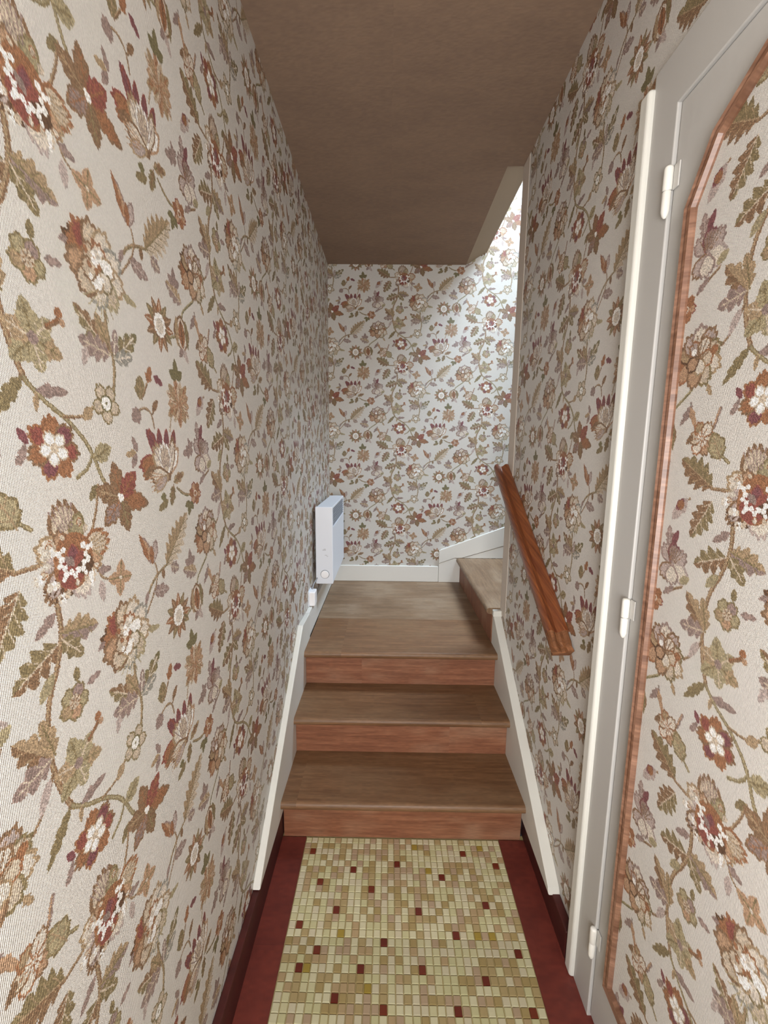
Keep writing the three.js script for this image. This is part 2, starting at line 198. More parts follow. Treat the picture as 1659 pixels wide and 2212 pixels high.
// ================================================================ textures
const makeCanvas = (w, h) => { const c = document.createElement('canvas'); c.width = w; c.height = h; return c; };
function dataTexture(data, w, h, srgb) {
  const t = new THREE.DataTexture(data, w, h, THREE.RGBAFormat);
  t.wrapS = t.wrapT = THREE.RepeatWrapping; t.magFilter = THREE.LinearFilter; t.minFilter = THREE.LinearMipmapLinearFilter; t.generateMipmaps = true;
  if (srgb) t.colorSpace = THREE.SRGBColorSpace;
  t.needsUpdate = true; return t;
}
function lattice(seed, n) { const r = rng(seed); return Float32Array.from({ length: n * n }, () => r()); }
function tileNoise(L, n, x, y) {                                                     // value noise that repeats every n cells
  const xi = Math.floor(x), yi = Math.floor(y), fx = x - xi, fy = y - yi, s = fx * fx * (3 - 2 * fx), t = fy * fy * (3 - 2 * fy), m = (a) => ((a % n) + n) % n;
  const a = L[m(yi) * n + m(xi)], b = L[m(yi) * n + m(xi + 1)], c = L[m(yi + 1) * n + m(xi)], d = L[m(yi + 1) * n + m(xi + 1)];
  return a + (b - a) * s + (c - a) * t + (a - b - c + d) * s * t;
}
function noiseTexture(W, Hh, seed, paint, srgb = true) {
  const n = 256, L = lattice(seed, n), d = new Uint8Array(W * Hh * 4);
  const f = (x, y) => tileNoise(L, n, x, y);
  for (let y = 0; y < Hh; y++) for (let x = 0; x < W; x++) {
    const c = paint(x / W, y / Hh, f), o = (y * W + x) * 4;
    d[o] = c[0]; d[o + 1] = c[1]; d[o + 2] = c[2]; d[o + 3] = 255;
  }
  return dataTexture(d, W, Hh, srgb);
}
const clamp8 = (v) => Math.max(0, Math.min(255, v));
const mix3 = (a, b, t) => [0, 1, 2].map((i) => a[i] + (b[i] - a[i]) * t);
// long-grained worn wood, grain along u
function woodTexture(seed, dark, light, worn, wornAmount) {
  return noiseTexture(1024, 512, seed, (u, v, f) => {
    const w = f(u * 4, v * 4) * 1.2, grain = 0.5 * f(u * 8, v * 64 + w * 3) + 0.3 * f(u * 16 + 7, v * 128) + 0.2 * f(u * 32 + 3, v * 256);
    const streak = Math.pow(f(u * 4 + 9, v * 32 + 5), 3), blot = f(u * 4 + 31, v * 4 + 17) * 0.6 + f(u * 16, v * 16 + 40) * 0.4;
    let c = mix3(dark, light, clamp01(grain * 1.25 - 0.12 - streak * 0.35));
    c = mix3(c, worn, clamp01((blot - 0.42) * 2.4) * wornAmount);
    const k = 0.93 + 0.14 * f(u * 64, v * 256);
    return c.map((x) => clamp8(x * k));
  });
}
const clamp01 = (x) => Math.max(0, Math.min(1, x));
const PAPER_N = 2048;
const paperMap = dataTexture(paperPrint(PAPER_N, makeCanvas), PAPER_N, PAPER_N, true);
// embossed weave of the paper: 16 threads, repeated at their real size
const weaveMap = (() => {
  const N = 256, T = 16, d = new Uint8Array(N * N * 4), r = rng(5), j = Float32Array.from({ length: T * T }, () => r());
  for (let y = 0; y < N; y++) for (let x = 0; x < N; x++) {
    const cx = Math.floor(x / N * T), cy = Math.floor(y / N * T), fx = x / N * T - cx - 0.5, fy = y / N * T - cy - 0.5;
    const dome = Math.max(0, 1 - (fx * fx * 3.4 + fy * fy * 3.4)), v = clamp8(255 * dome * (0.45 + 0.55 * j[cy * T + cx])), o = (y * N + x) * 4;
    d[o] = d[o + 1] = d[o + 2] = v; d[o + 3] = 255;
  }
  const t = dataTexture(d, N, N, false);
  t.repeat.set(0.53 / (16 * 0.0019), 0.522 / (16 * 0.0019));
  return t;
})();
const paintBump = noiseTexture(256, 256, 21, (u, v, f) => { const k = 255 * (0.5 * f(u * 32, v * 32) + 0.5 * f(u * 128, v * 128)); return [k, k, k]; }, false);
const std = (o) => new THREE.MeshStandardMaterial(o);
const M = {
  paper: new THREE.MeshPhysicalMaterial({ map: paperMap, roughness: 0.42, specularIntensity: 0.7, bumpMap: weaveMap, bumpScale: 0.0009 }),
  white: std({ color: '#d9d8d2', roughness: 0.45, bumpMap: paintBump, bumpScale: 0.0002 }),
  trimWhite: std({ color: '#d3d2ca', roughness: 0.42, bumpMap: paintBump, bumpScale: 0.0003 }),
  door: std({ color: '#b3b1ad', roughness: 0.5, bumpMap: paintBump, bumpScale: 0.00025 }),
  corner: std({ color: '#cabfb2', roughness: 0.7 }),
  ceiling: std({ map: noiseTexture(512, 512, 33, (u, v, f) => mix3([122, 100, 84], [138, 114, 94], f(u * 8, v * 8) * 0.5 + f(u * 64, v * 64) * 0.5)), roughness: 0.9, bumpMap: paintBump, bumpScale: 0.0006 }),
  soffit: std({ color: '#8f7d68', roughness: 0.85 }),
  tread: std({ map: woodTexture(3, [98, 68, 43], [130, 95, 65], [126, 99, 72], 0.5), roughness: 0.5 }),
  landing: std({ map: woodTexture(8, [104, 80, 58], [136, 109, 82], [148, 128, 106], 0.6), roughness: 0.46 }),
  riser: std({ map: woodTexture(14, [112, 68, 46], [152, 102, 74], [150, 114, 90], 0.75), roughness: 0.55 }),
  rail: new THREE.MeshPhysicalMaterial({ map: woodTexture(19, [92, 46, 26], [152, 92, 50], [128, 72, 44], 0.5), roughness: 0.38, clearcoat: 0.35, clearcoatRoughness: 0.3 }),
  railEnd: std({ map: woodTexture(23, [92, 54, 26], [150, 100, 64], [110, 66, 34], 0.7), roughness: 0.7 }),
  moulding: std({ map: woodTexture(29, [98, 66, 48], [146, 110, 88], [140, 106, 90], 0.4), roughness: 0.42 }),
  skirting: std({ map: noiseTexture(512, 128, 41, (u, v, f) => mix3([58, 20, 18], [78, 28, 24], f(u * 32, v * 16) * 0.6 + f(u * 64, v * 64) * 0.4)), roughness: 0.5 }),
  border: std({ map: noiseTexture(1024, 256, 43, (u, v, f) => mix3([86, 33, 26], [114, 48, 37], f(u * 32, v * 8) * 0.5 + f(u * 128, v * 32) * 0.5)), roughness: 0.55, bumpMap: paintBump, bumpScale: 0.0004 }),
  grout: std({ color: '#9a8a5e', roughness: 0.9 }),
  radiator: std({ color: '#dde2ea', roughness: 0.38 }),
  radiatorGrey: std({ color: '#7d8086', roughness: 0.55 }),
  plastic: std({ color: '#f0f0f2', roughness: 0.35 }),
  plasticGrey: std({ color: '#8f9094', roughness: 0.5 }),
  hingeLeaf: std({ color: '#bfbdb8', roughness: 0.45 }),
  hinge: std({ color: '#dedcd4', roughness: 0.35 }),
  concrete: std({ color: '#8d857a', roughness: 0.9 }),
};
const glow = (c, k) => new THREE.MeshStandardMaterial({ color: '#202020', emissive: c, emissiveIntensity: k, roughness: 0.3 });

// ================================================================ helpers
const taken = new Map();
const numbered = (name) => { const n = taken.get(name) ?? 0; taken.set(name, n + 1); return n ? name + '_' + String(n).padStart(3, '0') : name; };
function mesh(name, geometry, material, parent = scene) {
  const m = new THREE.Mesh(geometry, material);
  m.name = parent === scene ? numbered(name) : name; m.castShadow = m.receiveShadow = true; parent.add(m); return m;
}
function part(name, geometry, material, parent) {                                    // numbered within its own parent
  const n = parent.children.filter((c) => c.name.replace(/_\d{3}$/, '') === name).length;
  return mesh(n ? name + '_' + String(n).padStart(3, '0') : name, geometry, material, parent);
}
function group(name, position = [0, 0, 0]) { const g = new THREE.Group(); g.name = numbered(name); g.position.set(...position); scene.add(g); return g; }
const thing = (o, label, category) => { o.userData = { ...o.userData, label, category }; return o; };
const struct = (o) => { o.userData.kind = 'structure'; return o; };
function metreUV(g, swap = false, ox = 0, oy = 0) {                                  // uv in metres from the side each face looks to; swap turns the grain
  const p = g.attributes.position, n = g.attributes.normal, uv = new Float32Array(p.count * 2);
  for (let i = 0; i < p.count; i++) {
    const x = p.getX(i), y = p.getY(i), z = p.getZ(i), ax = Math.abs(n.getX(i)), ay = Math.abs(n.getY(i)), az = Math.abs(n.getZ(i));
    let a, b;
    if (ay >= ax && ay >= az) { a = x; b = z; } else if (ax >= az) { a = z; b = y; } else { a = x; b = y; }
    if (swap) [a, b] = [b, a];
    uv[i * 2] = a + ox; uv[i * 2 + 1] = b * 2 + oy;
  }
  g.setAttribute('uv', new THREE.BufferAttribute(uv, 2)); return g;
}
function paperUV(g, along, s0, t0, sx = 0.53, ty = 0.522) {                          // the print hung on a wall; s0, t0 is where one big flower sits
  const p = g.attributes.position, uv = new Float32Array(p.count * 2);
  for (let i = 0; i < p.count; i++) {
    const s = along(p.getX(i), p.getY(i), p.getZ(i)) - s0, U = s / sx;
    uv[i * 2] = U; uv[i * 2 + 1] = (p.getY(i) - t0) / ty + 0.5 * U;
  }
  g.setAttribute('uv', new THREE.BufferAttribute(uv, 2)); return g;
}
const box = (x0, x1, y0, y1, z0, z1) => new THREE.BoxGeometry(x1 - x0, y1 - y0, z1 - z0).translate((x0 + x1) / 2, (y0 + y1) / 2, (z0 + z1) / 2);
const rbox = (x0, x1, y0, y1, z0, z1, r = 0.003, seg = 2) => new RoundedBoxGeometry(x1 - x0, y1 - y0, z1 - z0, seg, Math.min(r, (x1 - x0) * 0.49, (y1 - y0) * 0.49, (z1 - z0) * 0.49)).translate((x0 + x1) / 2, (y0 + y1) / 2, (z0 + z1) / 2);
// a plate drawn in (z, y), standing on the plane x = x0 and growing to x1
function plateX(pts, x0, x1, bevel = 0, hole = null) {
  const s = new THREE.Shape(pts.map(([z, y]) => new THREE.Vector2(z, y)));
  if (hole) s.holes.push(new THREE.Path(hole.map(([z, y]) => new THREE.Vector2(z, y))));
  const d = Math.abs(x1 - x0), g = new THREE.ExtrudeGeometry(s, { depth: d - 2 * bevel, bevelEnabled: bevel > 0, bevelSize: bevel, bevelThickness: bevel, bevelOffset: -bevel, bevelSegments: 2, steps: 1 });
  g.translate(0, 0, bevel);
  const m = new THREE.Matrix4().set(0, 0, -1, Math.max(x0, x1), 0, 1, 0, 0, 1, 0, 0, 0, 0, 0, 0, 1);      // (u, v, w) -> (x1 - w, v, u): a rotation
  return g.applyMatrix4(m);
}
function plateZ(pts, z0, z1, bevel = 0) {                                            // the same in (x, y), from z0 to z1
  const s = new THREE.Shape(pts.map(([x, y]) => new THREE.Vector2(x, y))), d = z1 - z0;
  return new THREE.ExtrudeGeometry(s, { depth: d - 2 * bevel, bevelEnabled: bevel > 0, bevelSize: bevel, bevelThickness: bevel, bevelOffset: -bevel, bevelSegments: 2, steps: 1 }).translate(0, 0, z0 + bevel);
}

// ================================================================ the shell
const zAlongLeft = (x, y, z) => -z, zAlongRight = (x, y, z) => z, xAlong = (x) => x;
struct(mesh('wall_left', paperUV(box(XL - 0.1, XL, -0.05, H + 0.15, ZB - 0.1, ZF + 0.1), zAlongLeft, 0.504, 1.264, 0.53, 0.512), M.paper));
struct(mesh('wall_back', paperUV(box(XL, 3.2, -0.05, TOP, ZB - 0.1, ZB), xAlong, 0.084, 1.395, 0.549, 0.522), M.paper));
const DZ0 = -0.868, DZ1 = -0.05, DH = 2.02;                                          // doorway in the right wall
struct(mesh('wall_right', paperUV(plateX([[ZW, -0.05], [DZ0, -0.05], [DZ0, DH], [DZ1, DH], [DZ1, -0.05], [ZF + 0.1, -0.05], [ZF + 0.1, TOP], [ZW, TOP]], XR, XR + 0.1), zAlongRight, -1.288, 1.365), M.paper));
struct(mesh('wall_stairwell', paperUV(box(XR + 0.1, 3.2, -0.05, TOP, ZW, ZW + 0.1), xAlong, 0.1, 1.4), M.paper));
struct(mesh('wall_end', paperUV(box(3.2, 3.3, -0.05, TOP, ZB - 0.1, ZW + 0.1), zAlongRight, 0.1, 1.4), M.paper));
struct(mesh('wall_front', paperUV(plateZ([[XL, -0.05], [-0.36, -0.05], [-0.36, 2.08], [0.42, 2.08], [0.42, -0.05], [XR, -0.05], [XR, H], [XL, H]], ZF, ZF + 0.1), xAlong, 0.1, 1.4), M.paper));
struct(mesh('ceiling', metreUV(mergeGeometries([box(XL, XR, H, H + 0.15, ZW, ZF + 0.1), box(XL, 0.462, H, H + 0.15, ZB, ZW)])), M.ceiling));
struct(mesh('trim_1', plateZ([[0.462, H], [0.589, H + 0.077], [0.589, TOP], [0.5, TOP], [0.5, H + 0.16], [0.462, H + 0.15]], ZB, ZW), M.soffit));
struct(mesh('ceiling_upper', box(0.45, 3.3, TOP, TOP + 0.1, ZB - 0.1, ZW + 0.1), M.soffit));
struct(mesh('trim_2', rbox(XR - 0.002, XR + 0.02, 0.65, H, ZW - 0.003, ZW + 0.082, 0.004), M.corner));
// roof window over the upper flight
{
  const g = struct(group('window_1', [SKYLIGHT.x, SKYLIGHT.y, SKYLIGHT.z])), w = SKYLIGHT.w / 2, d = SKYLIGHT.d / 2;
  part('pane', box(-w, w, 0, 0.02, -d, d), glow('#dbe8ff', 2.5), g);
  for (const s of [-1, 1]) { part('frame_bar', rbox(-w - 0.05, w + 0.05, -0.012, 0.05, s * (d + 0.025) - 0.025, s * (d + 0.025) + 0.025), M.white, g); part('frame_bar', rbox(s * (w + 0.025) - 0.025, s * (w + 0.025) + 0.025, -0.012, 0.05, -d, d), M.white, g); }
}
{
  const g = struct(group('ceiling_lamp', [LAMP.x, LAMP.y, LAMP.z])), h = LAMP.s / 2;
  part('base', rbox(-h - 0.015, h + 0.015, 0.03, H - LAMP.y, -h - 0.015, h + 0.015, 0.006), M.white, g);
  part('diffuser', rbox(-h, h, 0, 0.04, -h, h, 0.008), glow('#fff0d8', 3), g);
}
// entrance door with its glass, behind the photographer
{
  const g = struct(group('door_2', [0, 0, ZF])), x = BACK_GLASS.x, w = BACK_GLASS.w / 2, y0 = BACK_GLASS.y - BACK_GLASS.h / 2, y1 = y0 + BACK_GLASS.h;
  part('door_leaf', plateZ([[-0.36, 0.01], [0.42, 0.01], [0.42, 2.08], [-0.36, 2.08]], 0.02, 0.06), M.white, g);
  part('pane', box(x - w, x + w, y0, y1, -0.012, 0.02), glow('#fff2dc', 2.5), g);
  for (const s of [-1, 1]) part('frame_bar', rbox(x + s * (w + 0.02) - 0.02, x + s * (w + 0.02) + 0.02, y0 - 0.04, y1 + 0.04, -0.02, 0.02), M.white, g);
  for (const y of [y0 - 0.02, y1 + 0.02]) part('frame_bar', rbox(x - w, x + w, y - 0.02, y + 0.02, -0.02, 0.02), M.white, g);
}

// ================================================================ floor: mosaic between two red borders
const S = 0.021, TX = -0.2703, TZ = -1.098;                                          // pitch of the mosaic, centre of column 0, row 0
{
  const floor = struct(group('floor'));
  const c0 = TX - S / 2, c1 = c0 + 33 * S, zr = ZN[1] - OVER;
  part('floor_bed', box(XL - 0.05, XR + 0.1, -0.1, -0.0032, zr - 0.02, ZF + 0.1), M.grout, floor);
  part('border', metreUV(rbox(XL, c0 - 0.001, -0.03, 0.0004, zr, ZF, 0.0015), true), M.border, floor);
  part('border', metreUV(rbox(c1 + 0.001, XR, -0.03, 0.0004, zr, ZF, 0.0015), true, 0.37), M.border, floor);
  const RED = new Set('1,2 13,4 4,5 2,7 10,7 7,10 13,11 6,0 18,0 23,3 18,7 26,8 22,11 31,5 31,11 26,-9 31,-7 22,-5 28,-1 1,-9 15,-7 8,-6 3,-4 11,-3'.split(' '));
  const r = rng(77), tile = (k) => {                                                 // a chipped little slab with sloping edges
    const q = rng(900 + k), a = S / 2 - 0.0007, b = a - 0.0013, P = [], j = () => (q() - 0.5) * 0.0009;
    const t = [[-b, -b], [b, -b], [b, b], [-b, b]].map(([x, z]) => [x + j(), 0.0002 + j() * 0.4, z + j()]), l = [[-a, -a], [a, -a], [a, a], [-a, a]].map(([x, z]) => [x + j() * 0.6, -0.0034, z + j() * 0.6]);
    P.push(t[0], t[2], t[1], t[0], t[3], t[2]);
    for (let i = 0; i < 4; i++) { const n = (i + 1) % 4; P.push(l[i], t[i], t[n], l[i], t[n], l[n]); }
    P.push(l[0], l[1], l[2], l[0], l[2], l[3]);
    const g = new THREE.BufferGeometry(); g.setAttribute('position', new THREE.Float32BufferAttribute(P.flat(), 3)); g.computeVertexNormals(); return g;
  };
  const shapes = Array.from({ length: 6 }, (_, k) => tile(k));
  const speckle = noiseTexture(128, 128, 61, (u, v, f) => { const k = 235 + 20 * f(u * 32, v * 32) - 46 * Math.pow(f(u * 64 + 5, v * 64), 6); return [k, k, k * 0.99]; });
  const C = { cream: ['#c5bf97', '#cbc5a3', '#bfba8f', '#c6bda0'], tan: ['#a8956a', '#ac9570', '#a18d5e', '#ab957a'], red: ['#6e2e1a', '#662618'], gold: ['#9a8438'] };
  const mats = Object.fromEntries(Object.entries(C).map(([k, v]) => [k, v.map((c) => std({ color: c, map: speckle, roughness: 0.42 }))]));
  const rest = [];
  for (let row = -11; row <= 92; row++) for (let col = 0; col < 33; col++) {
    const x = TX + col * S, z = TZ + row * S; if (z > ZF - 0.02) continue;
    let kind = r() < 0.6 ? 'cream' : r() < 0.97 ? 'tan' : 'gold';
    if (row > 12 ? r() < 0.032 : RED.has(col + ',' + row)) kind = 'red';
    const v = Math.floor(r() * mats[kind].length), sh = shapes[Math.floor(r() * 6)], turn = Math.floor(r() * 4) * Math.PI / 2;
    if (row >= 4 && row <= 12) {
      const m = part2('tile', sh, mats[kind][v], floor); m.position.set(x, 0, z); m.rotation.y = turn;
    } else {
      const g = sh.clone().rotateY(turn).translate(x, 0, z), c = new THREE.Color(C[kind][v]), n = g.attributes.position.count;
      g.setAttribute('color', new THREE.BufferAttribute(Float32Array.from({ length: n * 3 }, (_, i) => c.toArray()[i % 3]), 3)); rest.push(g);
    }
  }
  part('tiles', mergeGeometries(rest), std({ vertexColors: true, roughness: 0.42 }), floor).userData.kind = 'stuff';
}
function part2(name, g, m, parent) { const k = (parent.userData.count = (parent.userData.count ?? 0) + 1) - 1; return mesh(k ? name + '_' + String(k).padStart(3, '0') : name, g, m, parent); }
scene.getObjectByName('floor').userData = { kind: 'structure' };
struct(mesh('baseboard_left', metreUV(rbox(XL, XL + 0.02, 0, 0.104, -1.375, ZF, 0.004), false), M.skirting));
struct(mesh('baseboard_right', metreUV(rbox(XR - 0.024, XR, 0, 0.088, -1.375, -0.982, 0.004), false), M.skirting));
struct(mesh('baseboard_right', metreUV(rbox(XR - 0.024, XR, 0, 0.088, 0.06, ZF, 0.004), false), M.skirting));
struct(mesh('baseboard_landing', rbox(XL, SIN.l - 0.003, YL, YL + 0.12, ZB, -1.905, 0.004), M.white));
struct(mesh('baseboard_back', rbox(SIN.l - 0.003, 0.347, YL, YL + 0.11, ZB, ZB + 0.016, 0.004), M.white));

// ================================================================ staircase
{
  const st = thing(group('staircase'), 'brown wooden staircase rising to a landing and turning right, between white painted side boards', 'staircase');
  const nosing = (x0, x1, y, z0, z1, t = 0.03) => {                                   // a board in (z, y) with a rounded front edge
    const s = new THREE.Shape(); s.moveTo(z0, y - t); s.lineTo(z1 - 0.013, y - t); s.absarc(z1 - 0.013, y - t / 2, t / 2, -Math.PI / 2, Math.PI / 2, false); s.lineTo(z0, y);
    return new THREE.ExtrudeGeometry(s, { depth: x1 - x0, bevelEnabled: false, curveSegments: 6 }).applyMatrix4(new THREE.Matrix4().set(0, 0, -1, x1, 0, 1, 0, 0, 1, 0, 0, 0, 0, 0, 0, 1));
  };
  for (let k = 1; k <= 3; k++) {
    part('riser', metreUV(rbox(SIN.l, SIN.r, (k - 1) * R, k * R - 0.028, ZN[k] - OVER - 0.02, ZN[k] - OVER, 0.002), false, k * 0.37, k * 0.21), M.riser, st);
    if (k < 3) part('tread', metreUV(nosing(SIN.l, SIN.r, k * R, ZN[k + 1] - OVER - 0.02, ZN[k]), false, k * 0.31, k * 0.43), M.tread, st);
  }
  const b1 = -2.133, b2 = -2.46, X4 = 0.49;
  const lt = part('landing_board', metreUV(nosing(SIN.l, SIN.r, YL, b1, ZN[3]), false, 0.2, 0.77), M.tread, st); lt.name = 'landing_board';
  part('landing_board', metreUV(rbox(SIN.l - 0.002, X4 + 0.03, YL - 0.03, YL + 0.0004, b2 + 0.0006, b1 - 0.0006, 0.001), false, 0.5, 0.1), M.landing, st);
  part('landing_board', metreUV(rbox(SIN.l - 0.002, X4 + 0.03, YL - 0.03, YL, ZB + 0.001, b2 - 0.0006, 0.001), false, 0.8, 0.52), M.landing, st);
  // the turn: the first step of the upper flight and the ones after it
  const turned = (x0, x1, y, z0, z1) => { const s = new THREE.Shape(), t = 0.03; s.moveTo(x1, y - t); s.lineTo(x0 + 0.013, y - t); s.absarc(x0 + 0.013, y - t / 2, t / 2, -Math.PI / 2, Math.PI / 2, true); s.lineTo(x1, y); return new THREE.ExtrudeGeometry(s, { depth: z1 - z0, bevelEnabled: false, curveSegments: 6 }).translate(0, 0, z0); };
  part('riser', metreUV(rbox(X4, X4 + 0.02, YL, 4 * R - 0.028, ZB + 0.017, ZW - 0.004, 0.002), true, 0.1, 0.3), M.riser, st);
  part('tread', metreUV(turned(0.466, 1.0, 4 * R, ZB + 0.017, ZW - 0.004), true, 0.6, 0.2), M.landing, st);
  for (let k = 5; k <= 9; k++) {
    const x = 0.95 + (k - 5) * 0.24;
    part('riser', metreUV(rbox(x + 0.03, x + 0.05, (k - 1) * R, k * R - 0.028, ZB + 0.017, ZW - 0.004, 0.002), true, k * 0.3), M.riser, st);
    part('tread', metreUV(turned(x, k < 9 ? x + 0.3 : 3.195, k * R, ZB + 0.017, ZW - 0.004), true, k * 0.23), M.landing, st);
  }
  // white side boards
  part('stringer', plateX([[-1.062, 0.108], [-1.378, 0.106], [-1.378, 0.02], [-1.9, 0.02], [-1.9, YL + 0.12], [-1.745, YL + 0.128], [-1.068, 0.12]], XL, SIN.l, 0.003), M.trimWhite, st);
  part('stringer', plateX([[-1.082, 0.086], [-1.378, 0.09], [-1.378, 0.02], [ZW, 0.02], [ZW, 0.648], [-1.85, 0.64], [-1.09, 0.104]], SIN.r, XR, 0.003), M.trimWhite, st);
  part('stringer_cap', rbox(SIN.r - 0.004, XR + 0.004, 0.64, 0.668, ZW + 0.002, ZW + 0.026, 0.003), M.trimWhite, st);
  // stepped white boards where the upper flight meets the back wall
  const zb = ZB + 0.016;
  part('wall_board', plateZ([[0.348, YL], [0.492, YL], [0.492, 0.66], [0.455, 0.672], [0.348, 0.634]], ZB, zb, 0.002), M.white, st);
  part('wall_board', plateZ([[0.348, 0.636], [0.455, 0.674], [0.5, 0.674], [1.3, 0.925], [1.3, 1.087], [0.348, 0.724]], ZB, zb + 0.002, 0.002), M.white, st);
  part('wall_board', plateZ([[0.51, 0.674], [0.98, 0.674], [0.98, 0.822]], ZB, zb, 0.001), M.white, st);
}

// ================================================================ door in the right wall
{
  const dg = struct(group('door_1')), xF = 0.512, xS = 0.518;
  part('door_frame', plateX([[-0.944, 0], [DZ0 + 0.004, 0], [DZ0 + 0.004, DH - 0.002], [DZ1 - 0.004, DH - 0.002], [DZ1 - 0.004, 0], [0.03, 0], [0.03, DH + 0.1], [-0.944, DH + 0.1]], xF, XR - 0.0005, 0.002), M.door, dg);
  for (const z of [-0.957, 0.043]) part('frame_bead', rbox(0.5, XR + 0.002, 0, z < 0 ? 2.098 : 2.1, z - 0.017, z + 0.017, 0.008, 3), M.trimWhite, dg);
  part('frame_fillet', rbox(0.514, XR, 0, 2.108, -0.988, -0.972, 0.003), M.corner, dg);
  part('door_leaf', rbox(xS, xS + 0.04, 0.012, DH - 0.0035, DZ0 + 0.007, DZ1 - 0.007, 0.002), M.door, dg);
  // wallpapered field with its moulding: corners cut in two facets
  const zc = -0.459, hw = 0.348, yb = 0.18, P0 = 1.812, half = [[-hw, yb], [-hw, P0], [-hw + 0.052, P0 + 0.09], [-hw + 0.142, P0 + 0.142]];
  const outline = [...half, ...half.map(([z, y]) => [-z, y]).reverse()].map(([z, y]) => [z + zc, y]);
  part('paper_field', paperUV(plateX(outline.map(([z, y]) => [zc + (z - zc) * 0.97, 1.0 + (y - 1.0) * 0.985]).reverse(), xS - 0.0012, xS + 0.001), zAlongRight, -0.594, 1.338), M.paper, dg);
  outline.forEach((a, i) => {
    const b = outline[(i + 1) % outline.length], L = Math.hypot(b[0] - a[0], b[1] - a[1]);
    // profile across the bar: a flat outer lip, a round, a hollow and an inner bead
    const prof = [[0, 0], [0, 0.01], [0.004, 0.0135], [0.009, 0.0095], [0.013, 0.0125], [0.018, 0.0115], [0.021, 0.005], [0.021, 0]];
    const s = new THREE.Shape(prof.map(([u, h]) => new THREE.Vector2(u, h)));
    const g = new THREE.ExtrudeGeometry(s, { depth: L, bevelEnabled: false });
    // mitre both ends: shear the bar's ends along the bisectors
    const dirIn = (p, q) => { const l = Math.hypot(q[0] - p[0], q[1] - p[1]); return [(q[0] - p[0]) / l, (q[1] - p[1]) / l]; };
    const n = outline.length, d0 = dirIn(outline[(i + n - 1) % n], a), d1 = dirIn(a, b), d2 = dirIn(b, outline[(i + 2) % n]);
    const turn = (p, q) => Math.atan2(p[0] * q[1] - p[1] * q[0], p[0] * q[0] + p[1] * q[1]);
    const t0 = Math.tan(-turn(d0, d1) / 2), t1 = Math.tan(-turn(d1, d2) / 2), pos = g.attributes.position;
    for (let k = 0; k < pos.count; k++) { const u = pos.getX(k), w = pos.getZ(k); pos.setZ(k, w < L / 2 ? u * t0 : L - u * t1); }
    // local (u across, h out of the door, w along) -> world
    const e = d1, nrm = [d1[1], -d1[0]];                                             // the inside lies to the right of the walking direction
    const m = new THREE.Matrix4().set(0, -1, 0, xS, nrm[1], 0, e[1], a[1], nrm[0], 0, e[0], a[0], 0, 0, 0, 1);
    g.applyMatrix4(m);
    if (m.determinant() < 0) { const ix = g.attributes.position.array; for (let k = 0; k < ix.length; k += 9) for (let c = 0; c < 3; c++) { const t = ix[k + 3 + c]; ix[k + 3 + c] = ix[k + 6 + c]; ix[k + 6 + c] = t; } }
    g.computeVertexNormals();
    part('moulding', metreUV(g, Math.abs(e[1]) > 0.5 ? false : false, i * 0.3), M.moulding, dg);
  });
  for (const y of [1.872, 1.047, 0.218]) {                                           // lift-off hinges
    const n = dg.children.filter((c) => c.name.startsWith('hinge')).length, h = new THREE.Group(); h.name = n ? 'hinge_00' + n : 'hinge'; h.position.set(xF - 0.004, y, DZ0 + 0.004); dg.add(h);
    part('hinge_leaf', rbox(0.0066, 0.0092, 0, 0.042, 0.004, 0.02, 0.001), M.hingeLeaf, h);
    part('upper_knuckle', new THREE.LatheGeometry([[0, 0.0012], [0.0078, 0.0012], [0.0078, 0.038], [0.0064, 0.0415], [0.003, 0.0428], [0, 0.043]].map(([a, b]) => new THREE.Vector2(a, b)), 18), M.hinge, h);
    part('lower_knuckle', new THREE.LatheGeometry([[0, -0.046], [0.0022, -0.0455], [0.0052, -0.041], [0.0072, -0.034], [0.0074, -0.0012], [0, -0.0012]].map(([a, b]) => new THREE.Vector2(a, b)), 18), M.hinge, h);
  }
}

